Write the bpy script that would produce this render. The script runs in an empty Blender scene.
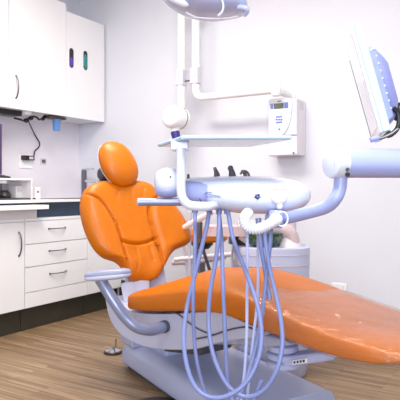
import bpy, bmesh, math, random
from mathutils import Vector, Matrix
random.seed(7)
C = bpy.context.scene.collection
V = Vector
# ------------------------------------------------------------------ camera frame -> room frame
F = 555.0; HZ = 190.0; H = 1.05
CA, SA = .846, .533
def cw(X, Y, Z): return V((CA*X - SA*Y, SA*X + CA*Y, Z))          # camera-aligned metres to room metres
def at(px, py, Y): return cw((px-200)/F*Y, Y, H-(py-HZ)/F*Y)
def on_back(px, py, y):                                            # point on the plane y = const
    r = (px-200)/F; return at(px, py, y/(CA+SA*r))
def on_left(px, py, x):                                            # point on the plane x = const
    r = (px-200)/F; return at(px, py, x/(CA*r-SA))
def on_plane(px, py, p0, n):
    d = at(px, py, 1.0) - V((0,0,H)); o = V((0,0,H))
    return o + d*((p0-o).dot(n)/d.dot(n))
def on_z(px, py, z): return at(px, py, (H-z)*F/(py-HZ))

# ------------------------------------------------------------------ materials
def nodes(name):
    m = bpy.data.materials.new(name); m.use_nodes = True
    nt = m.node_tree; return m, nt, nt.nodes['Principled BSDF']
def s2l(c): return tuple(((v/255)/12.92 if v/255 <= .04045 else ((v/255+.055)/1.055)**2.4) for v in c)
def mat(name, rgb, rough=.5, metal=0, var=.03, scale=12, bump=0, bscale=60, coat=0, emit=0, alpha=1, trans=0, spec=.5):
    m, nt, b = nodes(name); c = s2l(rgb)
    tc = nt.nodes.new('ShaderNodeTexCoord'); nz = nt.nodes.new('ShaderNodeTexNoise')
    nz.inputs['Scale'].default_value = scale; nz.inputs['Detail'].default_value = 4
    nt.links.new(tc.outputs['Object'], nz.inputs['Vector'])
    cr = nt.nodes.new('ShaderNodeValToRGB')
    cr.color_ramp.elements[0].position = .3; cr.color_ramp.elements[1].position = .7
    cr.color_ramp.elements[0].color = (*[v*(1-var) for v in c], 1)
    cr.color_ramp.elements[1].color = (*[min(1, v*(1+var)) for v in c], 1)
    nt.links.new(nz.outputs['Fac'], cr.inputs['Fac']); nt.links.new(cr.outputs['Color'], b.inputs['Base Color'])
    b.inputs['Roughness'].default_value = rough; b.inputs['Metallic'].default_value = metal
    b.inputs['Coat Weight'].default_value = coat; b.inputs['Specular IOR Level'].default_value = spec
    b.inputs['Coat Roughness'].default_value = .08
    b.inputs['Alpha'].default_value = alpha; b.inputs['Transmission Weight'].default_value = trans
    if emit:
        b.inputs['Emission Color'].default_value = (*c, 1); b.inputs['Emission Strength'].default_value = emit
    if bump:
        n2 = nt.nodes.new('ShaderNodeTexNoise'); n2.inputs['Scale'].default_value = bscale; n2.inputs['Detail'].default_value = 5
        nt.links.new(tc.outputs['Object'], n2.inputs['Vector'])
        bp = nt.nodes.new('ShaderNodeBump'); bp.inputs['Strength'].default_value = bump; bp.inputs['Distance'].default_value = .01
        nt.links.new(n2.outputs['Fac'], bp.inputs['Height']); nt.links.new(bp.outputs['Normal'], b.inputs['Normal'])
    return m
M = dict(
    wall=mat('wall_paint', (222,223,234), .75, var=.012, scale=3, bump=.05, bscale=200),
    splash=mat('white_splashback', (232,228,238), .35, var=.01),
    ceil=mat('ceiling_paint', (244,240,230), .85, var=.01),
    lacq=mat('white_lacquer', (240,240,244), .3, var=.01, scale=3),
    carc=mat('white_carcass', (225,225,230), .5, var=.02),
    kick=mat('dark_plinth', (52,50,42), .45, var=.15, scale=8),
    navy=mat('navy_fascia', (44,62,84), .35, var=.08),
    top=mat('white_worktop', (246,245,246), .3, var=.01),
    chrome=mat('chrome', (205,205,210), .18, 1, var=.02),
    satin=mat('satin_steel', (122,118,124), .35, .9, var=.04),
    black=mat('black_plastic', (24,23,26), .4, var=.1),
    dgrey=mat('dark_grey_plastic', (72,72,80), .4, var=.08),
    orange=mat('orange_leather', (194,104,0), .42, var=.05, scale=9, bump=.12, bscale=70, coat=.06, spec=.35),
    disc=mat('pale_blue_disc', (184,192,232), .35, var=.02),
    grey=mat('cool_grey_plastic', (176,183,216), .35, var=.02, scale=5, coat=.1),
    shell=mat('pale_grey_shell', (186,190,216), .38, var=.02, scale=5),
    tube=mat('silver_blue_tube', (140,148,182), .28, .35, var=.03),
    pad=mat('armrest_grey', (142,148,176), .4, var=.03),
    unit=mat('blue_white_plastic', (220,228,250), .25, var=.01, scale=5, coat=.3),
    arm=mat('lavender_white_enamel', (164,175,228), .38, var=.01, scale=5, coat=.3),
    hose=mat('periwinkle_hose', (124,136,190), .38, var=.03, scale=20),
    hosel=mat('pale_blue_hose', (182,194,238), .38, var=.03, scale=20),
    rib=mat('white_ribbed_hose', (228,233,250), .4, var=.01),
    white=mat('white_enamel', (244,244,246), .3, var=.01),
    offw=mat('warm_white_plastic', (232,226,230), .35, var=.02),
    collar=mat('grey_collar', (206,203,216), .4, var=.03),
    boxf=mat('control_box_white', (218,219,234), .35),
    lamp=mat('lamp_blue_plastic', (184,197,238), .25, var=.04, coat=.3),
    lampw=mat('lamp_clear_rim', (226,234,252), .2, var=.02, coat=.4),
    rimc=mat('pale_blue_acrylic_edge', (178,214,238), .25),
    cyan=mat('pale_cyan_plastic', (196,226,238), .25, var=.01, coat=.3),
    violet=mat('lavender_vent_plastic', (150,160,226), .45, var=.05, scale=30),
    screen=mat('pale_screen_glass', (214,212,226), .12, var=.02, coat=.5),
    indigo=mat('indigo_cone', (48,38,128), .35, var=.08),
    purple=mat('purple_nitrile', (84,66,170), .5, var=.2, scale=60),
    teal=mat('teal_nitrile', (46,140,140), .5, var=.25, scale=60),
    slot=mat('slot_dark', (40,38,44), .6, var=.1),
    blue=mat('blue_cup', (96,146,214), .35, var=.06),
    mpurple=mat('purple_monitor_bezel', (92,70,120), .4, var=.1),
    green=mat('green_glass', (38,84,52), .12, var=.6, scale=55, coat=.6),
    dgreen=mat('dark_bowl_inside', (38,52,44), .3, var=.3, scale=40),
    rose=mat('rose_beige_plastic', (206,186,190), .4, var=.03),
    lcd=mat('lcd_green', (110,122,104), .3, var=.1, scale=80),
    key=mat('key_blue', (118,132,206), .4, var=.05),
    ink=mat('navy_ink', (60,66,110), .5, var=.05),
    mark=mat('grey_ink', (120,124,176), .5, var=.05),
    panel=mat('light_panel', (255,252,244), .5, emit=6),
)
def glass_tray():
    m, nt, b = nodes('pale_blue_tray_acrylic')
    b.inputs['Base Color'].default_value = (*s2l((160,168,200)), 1); b.inputs['Roughness'].default_value = .2
    b.inputs['Coat Weight'].default_value = .3
    nz = nt.nodes.new('ShaderNodeTexNoise'); nz.inputs['Scale'].default_value = 6
    mr = nt.nodes.new('ShaderNodeMapRange'); mr.inputs['To Min'].default_value = .1; mr.inputs['To Max'].default_value = .2
    nt.links.new(nz.outputs['Fac'], mr.inputs['Value']); nt.links.new(mr.outputs['Result'], b.inputs['Roughness'])
    return m
M['tray'] = glass_tray()
def cover_mat():
    m = bpy.data.materials.new('clear_plastic_sheet'); m.use_nodes = True; nt = m.node_tree; nt.nodes.clear(); L = nt.links.new
    out = nt.nodes.new('ShaderNodeOutputMaterial'); mx = nt.nodes.new('ShaderNodeMixShader')
    tr = nt.nodes.new('ShaderNodeBsdfTransparent'); gl = nt.nodes.new('ShaderNodeBsdfGlossy'); gl.inputs['Roughness'].default_value = .09
    tr.inputs['Color'].default_value = (.99,.98,.98,1)
    tc = nt.nodes.new('ShaderNodeTexCoord'); n = nt.nodes.new('ShaderNodeTexNoise')
    n.inputs['Scale'].default_value = 17; n.inputs['Detail'].default_value = 5; n.inputs['Distortion'].default_value = .8
    L(tc.outputs['Object'], n.inputs['Vector'])
    bp = nt.nodes.new('ShaderNodeBump'); bp.inputs['Strength'].default_value = .6; bp.inputs['Distance'].default_value = .035
    L(n.outputs['Fac'], bp.inputs['Height']); L(bp.outputs['Normal'], gl.inputs['Normal'])
    lw = nt.nodes.new('ShaderNodeLayerWeight'); pw = nt.nodes.new('ShaderNodeMath'); pw.operation = 'POWER'; pw.inputs[1].default_value = 3.2
    mr = nt.nodes.new('ShaderNodeMapRange'); mr.inputs['To Min'].default_value = .05; mr.inputs['To Max'].default_value = .6
    L(lw.outputs['Facing'], pw.inputs[0]); L(pw.outputs['Value'], mr.inputs['Value']); L(mr.outputs['Result'], mx.inputs['Fac'])
    df = nt.nodes.new('ShaderNodeBsdfDiffuse'); df.inputs['Color'].default_value = (.9,.86,.86,1)
    m2 = nt.nodes.new('ShaderNodeMixShader'); m2.inputs['Fac'].default_value = .03
    L(tr.outputs['BSDF'], m2.inputs[1]); L(df.outputs['BSDF'], m2.inputs[2]); L(m2.outputs['Shader'], mx.inputs[1]); L(gl.outputs['BSDF'], mx.inputs[2])
    L(mx.outputs['Shader'], out.inputs['Surface']); return m
M['sheet'] = cover_mat()
def floor_mat():
    m, nt, b = nodes('oak_strip_vinyl'); L = nt.links.new
    tc = nt.nodes.new('ShaderNodeTexCoord')
    br = nt.nodes.new('ShaderNodeTexBrick'); br.offset = .37; br.squash = 1
    br.inputs['Scale'].default_value = 1; br.inputs['Brick Width'].default_value = .75; br.inputs['Row Height'].default_value = .028
    br.inputs['Mortar Size'].default_value = .0012; br.inputs['Mortar Smooth'].default_value = .3
    br.inputs['Color1'].default_value = (*s2l((186,162,134)), 1); br.inputs['Color2'].default_value = (*s2l((150,126,100)), 1)
    br.inputs['Mortar'].default_value = (*s2l((120,98,76)), 1)
    L(tc.outputs['Object'], br.inputs['Vector'])
    mp = nt.nodes.new('ShaderNodeMapping'); mp.inputs['Scale'].default_value = (2.2, 60, 1)
    L(tc.outputs['Object'], mp.inputs['Vector'])
    nz = nt.nodes.new('ShaderNodeTexNoise'); nz.inputs['Scale'].default_value = 1; nz.inputs['Detail'].default_value = 6
    L(mp.outputs['Vector'], nz.inputs['Vector'])
    cr = nt.nodes.new('ShaderNodeValToRGB'); cr.color_ramp.elements[0].position = .32; cr.color_ramp.elements[1].position = .68
    cr.color_ramp.elements[0].color = (*s2l((176,160,142)), 1); cr.color_ramp.elements[1].color = (*s2l((255,248,238)), 1)
    L(nz.outputs['Fac'], cr.inputs['Fac'])
    mx = nt.nodes.new('ShaderNodeMix'); mx.data_type = 'RGBA'; mx.blend_type = 'MULTIPLY'; mx.inputs['Factor'].default_value = .85
    L(br.outputs['Color'], mx.inputs['A']); L(cr.outputs['Color'], mx.inputs['B'])
    L(mx.outputs['Result'], b.inputs['Base Color'])
    b.inputs['Roughness'].default_value = .42; b.inputs['Specular IOR Level'].default_value = .35
    return m
M['floor'] = floor_mat()

# ------------------------------------------------------------------ object plumbing
def link(name, bm, m, parent=None, base=None, smooth=True, bevel=0, subs=0):
    me = bpy.data.meshes.new(name)
    root = parent
    while root is not None and root.parent is not None: root = root.parent
    off = V(base) if (parent is None and base is not None) else (root.location.copy() if root else V((0,0,0)))
    if parent is not None and root is not None: off = root.location.copy()
    bmesh.ops.translate(bm, verts=bm.verts, vec=-off)
    bmesh.ops.recalc_face_normals(bm, faces=bm.faces)
    bm.to_mesh(me); bm.free()
    me.materials.append(m)
    if smooth:
        for p in me.polygons: p.use_smooth = True
    o = bpy.data.objects.new(name, me); C.objects.link(o)
    if parent is not None: o.parent = parent
    else: o.location = off
    if bevel:
        b = o.modifiers.new('bevel', 'BEVEL'); b.width = bevel; b.segments = 3; b.limit_method = 'ANGLE'; b.angle_limit = math.radians(40)
        b.harden_normals = True
    if subs:
        s = o.modifiers.new('subd', 'SUBSURF'); s.levels = subs; s.render_levels = subs
    if smooth and not subs:
        try: me.set_sharp_from_angle(angle=math.radians(40))
        except Exception: pass
    return o
def thing(name, label, cat, loc, group=None):
    o = bpy.data.objects.new(name, None); C.objects.link(o); o.location = loc; o.empty_display_size = .1
    o['label'] = label; o['category'] = cat
    if group: o['group'] = group
    return o
def tag(o, label, cat, group=None):
    o['label'] = label; o['category'] = cat
    if group: o['group'] = group
    return o
def struct(name, bm, m, **k):
    o = link(name, bm, m, **k); o['kind'] = 'structure'; return o

def nb(): return bmesh.new()
def box(bm, x0, x1, y0, y1, z0, z1):
    v = [bm.verts.new((x, y, z)) for x in (x0, x1) for y in (y0, y1) for z in (z0, z1)]
    for f in ((0,1,3,2), (4,6,7,5), (0,4,5,1), (2,3,7,6), (0,2,6,4), (1,5,7,3)): bm.faces.new([v[i] for i in f])
    return bm
def obox(bm, c, ax, ay, az):                                   # box from centre and three half vectors
    v = [bm.verts.new(V(c)+ax*i+ay*j+az*k) for i in (-1, 1) for j in (-1, 1) for k in (-1, 1)]
    for f in ((0,1,3,2), (4,6,7,5), (0,4,5,1), (2,3,7,6), (0,2,6,4), (1,5,7,3)): bm.faces.new([v[i] for i in f])
    return bm
def spline(pts, n=10):
    pts = [V(p) for p in pts]
    if len(pts) < 3: return pts
    e = [pts[0]*2-pts[1]] + pts + [pts[-1]*2-pts[-2]]
    out = []
    for i in range(1, len(e)-2):
        p0, p1, p2, p3 = e[i-1:i+3]
        for k in range(n):
            t = k/n
            out.append(.5*((2*p1)+(p2-p0)*t+(2*p0-5*p1+4*p2-p3)*t*t+(3*p1-p0-3*p2+p3)*t**3))
    out.append(pts[-1]); return out
def tube(bm, pts, r, seg=14, smooth=10, flat=None, rfun=None, cap=True):
    P = spline(pts, smooth) if smooth else [V(p) for p in pts]
    t = (P[1]-P[0]).normalized(); up = V((0,0,1)) if abs(t.z) < .9 else V((1,0,0))
    n = (up - t*up.dot(t)).normalized(); rings = []
    for i, p in enumerate(P):
        t2 = (P[min(i+1, len(P)-1)]-P[max(i-1, 0)]).normalized()
        n = (n - t2*n.dot(t2)).normalized(); b = t2.cross(n)
        rr = r if rfun is None else r*rfun(i/(len(P)-1))
        rings.append([bm.verts.new(p + n*math.cos(a)*rr*(flat or 1) + b*math.sin(a)*rr) for a in [2*math.pi*k/seg for k in range(seg)]])
    for A, B in zip(rings, rings[1:]):
        for k in range(seg): bm.faces.new((A[k], A[(k+1)%seg], B[(k+1)%seg], B[k]))
    if cap:
        bm.faces.new(rings[0][::-1]); bm.faces.new(rings[-1])
    return bm
def lathe(bm, c, ax, prof, seg=32):                            # prof: list of (distance along ax, radius)
    ax = V(ax).normalized(); up = V((0,0,1)) if abs(ax.z) < .9 else V((1,0,0))
    n = (up-ax*up.dot(ax)).normalized(); b = ax.cross(n); rings = []
    for h, r in prof:
        r = max(r, 1e-4)
        rings.append([bm.verts.new(V(c)+ax*h+(n*math.cos(a)+b*math.sin(a))*r) for a in [2*math.pi*k/seg for k in range(seg)]])
    for A, B in zip(rings, rings[1:]):
        for k in range(seg): bm.faces.new((A[k], A[(k+1)%seg], B[(k+1)%seg], B[k]))
    bm.faces.new(rings[0][::-1]); bm.faces.new(rings[-1])
    return bm
def prism(bm, pts, vec):                                       # closed polygon extruded by vec
    a = [bm.verts.new(p) for p in pts]; b = [bm.verts.new(V(p)+vec) for p in pts]
    bm.faces.new(a); bm.faces.new(b[::-1]); n = len(a)
    for i in range(n): bm.faces.new((a[i], b[i], b[(i+1)%n], a[(i+1)%n]))
    return bm
def ellipsoid(bm, c, ax, ay, az, nu=32, nv=18, pw=1.0):
    rows = []
    for j in range(nv+1):
        th = math.pi*j/nv; z = math.cos(th); r = math.sin(th)
        z = math.copysign(abs(z)**pw, z); r = r**pw
        if j in (0, nv): rows.append([bm.verts.new(V(c)+az*z)]); continue
        rows.append([bm.verts.new(V(c)+az*z+ax*r*math.copysign(abs(math.cos(p))**pw, math.cos(p))+ay*r*math.copysign(abs(math.sin(p))**pw, math.sin(p))) for p in [2*math.pi*k/nu for k in range(nu)]])
    for A, B in zip(rows, rows[1:]):
        for k in range(nu):
            k2 = (k+1)%nu
            if len(A) == 1: bm.faces.new((A[0], B[k], B[k2]))
            elif len(B) == 1: bm.faces.new((A[k], B[0], A[k2]))
            else: bm.faces.new((A[k], B[k], B[k2], A[k2]))
    return bm
def lerp_tab(tab, x):
    if x <= tab[0][0]: return tab[0][1]
    for (a, u), (b, v) in zip(tab, tab[1:]):
        if x <= b:
            t = (x-a)/(b-a); return u+(v-u)*t
    return tab[-1][1]
def smooth_tab(tab, x, w):
    return sum(lerp_tab(tab, x+w*k/4) for k in range(-4, 5))/9

# ================================================================== THE ROOM
XW, YW = -3.82, 3.88
struct('floor', box(nb(), XW-.1, 2.6, -1.6, YW+.1, -.1, 0), M['floor'], smooth=False)
struct('ceiling', box(nb(), XW-.1, 2.6, -1.6, YW+.1, 2.86, 2.95), M['ceil'], smooth=False)
struct('wall_left', box(nb(), XW-.1, XW, -1.6, YW, 0, 2.86), M['wall'], smooth=False)
struct('wall_back', box(nb(), XW-.1, 2.6, YW, YW+.1, 0, 2.86), M['wall'], smooth=False)
struct('baseboard_back', box(nb(), -3.30, 2.6, YW-.018, YW, 0, .235), M['kick'], bevel=.004)
struct('trim_1', box(nb(), XW, XW+.012, .6, YW, .975, 1.68), M['splash'], smooth=False)

# ------------------------------------------------------------------ base cabinets
XF, XK = -3.27, -3.32
def bow_handle(parent, c, along, length, out):
    a = V(along).normalized(); pts = [V(c)+a*length*(t-.5)+V(out)*(.004+.026*math.sin(math.pi*t)**.7) for t in [i/10 for i in range(11)]]
    bm = tube(nb(), pts, .0065, seg=10, smooth=3, flat=.6)
    for s in (0, 10):
        tube(bm, [V(c)+a*length*(s/10-.5)-V(out)*.0, pts[s]], .008, seg=8, smooth=0)
    return link('handle', bm, M['satin'], parent)
def base_unit(name, y0, y1, label, cat='cabinet'):
    t = thing(name, label, cat, (XF-.27, (y0+y1)/2, 0))
    link('body', box(nb(), XW+.001, XF-.02, y0+.001, y1-.001, .17, .838), M['carc'], t, smooth=False)
    link('plinth', box(nb(), XW+.02, XK, y0+.001, y1-.001, 0, .17), M['kick'], t, smooth=False)
    link('top_rail', box(nb(), XF-.02, XF, y0+.001, y1-.001, .818, .838), M['lacq'], t, bevel=.001)
    return t
t = base_unit('drawer_cabinet', 2.773, 3.43, 'white drawer unit of three handled drawers under the worktop, left of the orange chair')
for k, (z0, z1) in enumerate([(.648, .814), (.478, .642), (.29, .472)]):
    d = link('drawer', box(nb(), XF-.02, XF, 2.776, 3.427, z0, z1), M['lacq'], t, bevel=.002)
    hp = on_left((57, 57.5, 58)[k], (231, 253.5, 277.5)[k], XF)
    bow_handle(d, (XF, hp.y, z0+(z1-z0)*.62), (0,1,0), .17, (1,0,0))
link('lower_panel', box(nb(), XF-.02, XF, 2.776, 3.427, .175, .285), M['lacq'], t, bevel=.002)
t = base_unit('base_cabinet', 2.17, 2.769, 'white base cabinet with one door and upright bow handle, left of the drawer unit')
d = link('door', box(nb(), XF-.02, XF, 2.173, 2.767, .175, .814), M['lacq'], t, bevel=.002)
hp = on_left(20, 244, XF); bow_handle(d, (XF, hp.y-.01, .655), (0,0,1), .17, (1,0,0))
t = base_unit('base_cabinet', 3.434, 3.86, 'white plain base cabinet with no handle showing, right of the drawer unit behind the chair')
link('door', box(nb(), XF-.02, XF, 3.437, 3.858, .175, .814), M['lacq'], t, bevel=.002)
# recessed dark rail, worktop, pull-out board
tag(link('recessed_fascia', box(nb(), XW+.02, XF-.06, .6, YW-.022, .8385, .9545), M['navy'], base=(-3.5, 2.9, .8385), smooth=False),
    'dark navy recessed band between the white worktop and the drawers', 'fascia')
tag(link('worktop', box(nb(), XW+.013, XF+.01, .6, YW-.001, .955, .975), M['top'], base=(-3.5, 2.9, .955), bevel=.003),
    'long thin white worktop along the left wall above the drawers', 'worktop')
t = thing('pull_out_board', 'thin white pull-out board sticking out below the worktop at far left', 'shelf', (-3.3, 2.3, .84))
link('board', box(nb(), XF-.055, XF+.12, 1.7, 2.895, .908, .94), M['top'], t, bevel=.004)
link('support_block', box(nb(), XF-.055, XF+.005, 1.7, 2.88, .839, .905), M['carc'], t, bevel=.002)

# ------------------------------------------------------------------ wall cabinets
XU = -3.47
t = thing('wall_cabinet', 'white wall cabinet with one bow-handled door, left of the glove-slot cabinet', 'cabinet', (-3.64, 3.08, 1.68))
link('body', box(nb(), XW+.013, XU-.02, 2.791, 3.378, 1.68, 2.62), M['carc'], t, smooth=False)
d = link('door', box(nb(), XU-.02, XU, 2.793, 3.377, 1.675, 2.63), M['lacq'], t, bevel=.002)
hp = on_left(16, 87, XU); bow_handle(d, (XU, hp.y, hp.z), (0,0,1), .17, (1,0,0))
t = thing('wall_cabinet', 'white wall cabinet cut off by the left edge of the photo', 'cabinet', (-3.64, 2.4, 1.68))
link('body', box(nb(), XW+.013, XU-.02, 2.0, 2.787, 1.68, 2.62), M['carc'], t, smooth=False)
link('door', box(nb(), XU-.02, XU, 2.003, 2.786, 1.675, 2.63), M['lacq'], t, bevel=.002)
t = thing('wall_cabinet', 'white wall cabinet with two upright oval glove slots, at the room corner', 'cabinet', (-3.64, 3.6, 1.68))
link('body', box(nb(), XW+.013, XU-.02, 3.382, 3.86, 1.68, 2.56), M['carc'], t, smooth=False)
link('door', box(nb(), XU-.02, XU-.004, 3.384, 3.862, 1.675, 2.57), M['lacq'], t, bevel=.002)
def stadium(c, w, h, x, n=10):
    pts = []
    for k in range(n+1):
        a = math.pi*k/n; pts.append(V((x, c.y+math.cos(a)*w/2, c.z+(h-w)/2+math.sin(a)*w/2)))
    for k in range(n+1):
        a = math.pi+math.pi*k/n; pts.append(V((x, c.y+math.cos(a)*w/2, c.z-(h-w)/2+math.sin(a)*w/2)))
    return pts
for px, py, m1, nm in ((71.5, 58, 'purple', 'purple gloves showing in the slot'), (85.5, 60.5, 'teal', 'teal gloves showing in the slot')):
    c = on_left(px, py, XU)
    s = link('oval_slot', prism(nb(), stadium(c, .058, .175, XU-.0045), V((.002,0,0))), M['slot'], t, smooth=False)
    bm = nb(); outer = stadium(c, .066, .183, 0); inner = stadium(c, .054, .171, 0); n = len(outer)
    for i in range(n):
        j = (i+1) % n; q = []
        for xx in (XU-.004, XU+.001):
            for P in (outer, inner): q += [V((xx, P[i].y, P[i].z)), V((xx, P[j].y, P[j].z))]
        vs = [bm.verts.new(p) for p in q]
        for f in ((4,5,7,6), (0,1,5,4), (2,6,7,3)): bm.faces.new([vs[k] for k in f])
    link('slot_rim', bm, M['lacq'], s, smooth=False)
    if m1 == 'purple': cc = V((XU-.001, c.y, c.z-.035)); hz = .04
    else: cc = V((XU-.001, c.y, c.z-.01)); hz = .066
    g = link('glove', ellipsoid(nb(), cc, V((.008,0,0)), V((0,.021,0)), V((0,0,hz)), 20, 14), M[m1], s)
    g['label'] = nm

# under-cabinet fittings
pl = on_left(10, 114, -3.60)
t = thing('under_cabinet_light', 'long dark strip light fixed under the wall cabinets at far left', 'light', (-3.6, 2.6, 1.66))
link('housing', box(nb(), -3.68, -3.56, 2.1, 2.99, 1.64, 1.6795), M['black'], t, bevel=.004)
link('diffuser', box(nb(), -3.66, -3.58, 2.13, 2.96, 1.636, 1.64), M['dgrey'], t, smooth=False)
c = on_left(27, 113.5, -3.55)
tag(link('downlight', lathe(nb(), (c.x, c.y, 1.655), (0,0,1), [(0,.001),(0,.028),(.008,.034),(.0245,.034)]), M['white'], base=(c.x, c.y, 1.655)),
    'small round white downlight under the wall cabinets', 'light')
c = on_left(49, 116, -3.58)
t = thing('cup_dispenser', 'blue cup in a brown holder hanging under the wall cabinets', 'cup dispenser', (c.x, c.y+.04, 1.6))
link('holder', box(nb(), c.x-.05, c.x+.05, c.y-.03, c.y+.15, 1.655, 1.674), mat('brown_holder', (84,66,52), .5), t, bevel=.003)
link('cup', lathe(nb(), (c.x+.01, c.y+.075, 1.556), (0,0,1), [(0,.001),(0,.026),(.005,.029),(.098,.036)]), M['blue'], t)
def wire(pts, r, name, label, m='black', cat='cable'):
    o = link(name, tube(nb(), pts, r, seg=7, smooth=8), M[m], base=pts[-1]); tag(o, label, cat); return o
bm = nb()
cl = [(14,118),(20,119.5),(25,121),(29,118),(33,116.5),(37,117.5),(39,119.5),(42,118.5),(45,115.5)]
tube(bm, [on_left(a, b, -3.60+.012*math.sin(i*2)) for i, (a, b) in enumerate(cl)], .008, seg=8)
for a, b, s in ((26.5,120.5,.024), (31,118,.022), (43,119,.018)): ellipsoid(bm, on_left(a, b, -3.60), V((s,0,0)), V((0,s,0)), V((0,0,s*.8)), 12, 8)
tag(link('cable_bundle', bm, M['black'], base=on_left(29, 119, -3.6)), 'tangle of black cable bunched under the wall cabinets', 'cable')
wire([on_left(a, b, c) for a, b, c in ((28.5,121,-3.61),(31,127,-3.7),(35,135,-3.79),(39.5,143,-3.795),(38.5,147.5,-3.795),(35,151,-3.795),(34,155.5,-3.79),(32,157,-3.785))], .0055, 'power_cable',
     'thin black cable hanging down the white wall to the plug')
def plate(name, x0, y0, x1, y1, label, m='white', cat='socket'):
    a = on_left(x0, y1, XW+.012); b = on_left(x1, y0, XW+.012)
    t = thing(name, label, cat, ((XW+.02), (a.y+b.y)/2, (a.z+b.z)/2))
    link('cover_plate', box(nb(), XW+.0125, XW+.022, a.y, b.y, min(a.z, b.z), max(a.z, b.z)), M[m], t, bevel=.003)
    return t, a, b
t, a, b = plate('double_socket', 18.5, 155, 32, 168, 'white double wall socket behind the black plug')
for k in (.3, .7): link('switch', box(nb(), XW+.022, XW+.025, a.y+(b.y-a.y)*k-.008, a.y+(b.y-a.y)*k+.008, b.z-.03, b.z-.012), M['offw'], t, smooth=False)
t, a, b = plate('wall_switch', 40, 158.5, 45.5, 164, 'small grey wall switch right of the double socket', 'collar', 'switch')
link('rocker', box(nb(), XW+.022, XW+.026, a.y+.012, b.y-.012, min(a.z,b.z)+.012, max(a.z,b.z)-.012), M['satin'], t, bevel=.001)
a = on_left(21.5, 160, XW+.03); b = on_left(32, 156, XW+.03)
t = thing('power_adapter', 'black plug adapter in the double wall socket', 'plug', (XW+.04, (a.y+b.y)/2, a.z))
link('body', box(nb(), XW+.0225, XW+.065, a.y, b.y, a.z, b.z), M['black'], t, bevel=.004)
link('rating_label', box(nb(), XW+.065, XW+.066, a.y+.055, b.y-.015, a.z+.009, b.z-.009), M['collar'], t, smooth=False)

# ------------------------------------------------------------------ things on the worktop
ZT = .975
yr0 = 2.1; yr1 = on_left(25, 188, -3.55).y
t = thing('desk_riser', 'low white desk riser on the worktop with equipment beneath it', 'riser', (-3.6, 2.6, ZT))
link('top', box(nb(), -3.76, -3.46, yr0, yr1, 1.125, 1.14), M['white'], t, bevel=.003)
link('side_panel', box(nb(), -3.76, -3.46, yr1-.012, yr1, ZT, 1.125), M['offw'], t, bevel=.002)
link('side_panel', box(nb(), -3.76, -3.46, yr0, yr0+.012, ZT, 1.125), M['offw'], t, bevel=.002)
c = on_left(4, 190, -3.53)
t = thing('scanner', 'black round-topped device under the riser at far left', 'device', (c.x, c.y, ZT))
link('body', lathe(nb(), (c.x, c.y, ZT+.012), (0,0,1), [(0,.001),(0,.048),(.02,.055),(.045,.045),(.06,.025),(.064,.001)]), M['black'], t)
link('base', box(nb(), c.x-.09, c.x+.06, c.y-.1, c.y+.26, ZT+.001, ZT+.012), M['dgrey'], t, bevel=.003)
link('head', box(nb(), c.x-.02, c.x+.02, c.y-.03, c.y+.03, ZT+.07, ZT+.125), M['satin'], t, bevel=.004)
a = on_left(13.5, 190, -3.60); b = on_left(22.5, 190, -3.60)
t = thing('tissue_box', 'plain white box under the desk riser', 'box', (-3.6, (a.y+b.y)/2, ZT+.012))
link('carton', box(nb(), -3.72, -3.57, a.y, b.y, ZT+.0125, ZT+.105), M['white'], t, bevel=.004)
link('flap', box(nb(), -3.57, -3.567, a.y+.01, b.y-.01, ZT+.06, ZT+.1), M['offw'], t, smooth=False)
# small dispenser
c = on_left(35.5, 190, -3.6)
t = thing('wall_timer', 'small white upright dispenser on the worktop right of the riser', 'dispenser', (c.x, c.y, ZT))
link('body', box(nb(), c.x-.03, c.x+.03, c.y-.03, c.y+.03, ZT, ZT+.10), M['white'], t, bevel=.008)
link('button', lathe(nb(), (c.x+.03, c.y, ZT+.06), (1,0,0), [(0,.001),(0,.01),(.003,.009),(.003,.001)], 14), M['satin'], t)
t.name = 'soap_dispenser'
# monitor on the riser
t = thing('desktop_monitor', 'purple-edged dark monitor standing on the riser at the left edge', 'monitor', (-3.6, 2.35, 1.14))
link('foot', lathe(nb(), (-3.60, 2.76, 1.1405), (0,0,1), [(0,.001),(0,.12),(.014,.115),(.024,.07),(.028,.03),(.028,.001)]), M['black'], t)
link('neck', box(nb(), -3.64, -3.61, 2.70, 2.77, 1.155, 1.30), M['black'], t, bevel=.004)
ye = on_left(2.3, 150, -3.57).y
link('housing', box(nb(), -3.61, -3.57, 2.05, ye, 1.17, 1.56), M['mpurple'], t, bevel=.006)
link('screen', box(nb(), -3.57, -3.568, 2.07, ye-.02, 1.19, 1.54), M['black'], t, smooth=False)
# tap
c = on_left(84, 190, -3.66)
t = thing('mixer_tap', 'tall square chrome mixer tap behind the orange headrest', 'tap', (c.x, c.y, ZT))
link('column', box(nb(), c.x-.018, c.x+.018, c.y-.018, c.y+.018, ZT, 1.235), M['satin'], t, bevel=.003)
link('spout', box(nb(), c.x+.018, c.x+.17, c.y-.012, c.y+.012, 1.12, 1.145), M['chrome'], t, bevel=.003)
link('lever', box(nb(), c.x-.02, c.x+.11, c.y-.014, c.y+.014, 1.237, 1.252), M['chrome'], t, bevel=.003)
tag(link('sink', box(nb(), -3.72, -3.36, 3.3, 3.74, ZT+.0005, ZT+.004), M['satin'], base=(-3.54, 3.5, ZT), bevel=.002), 'flat steel sink rim set in the worktop beside the tap', 'sink')

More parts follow.
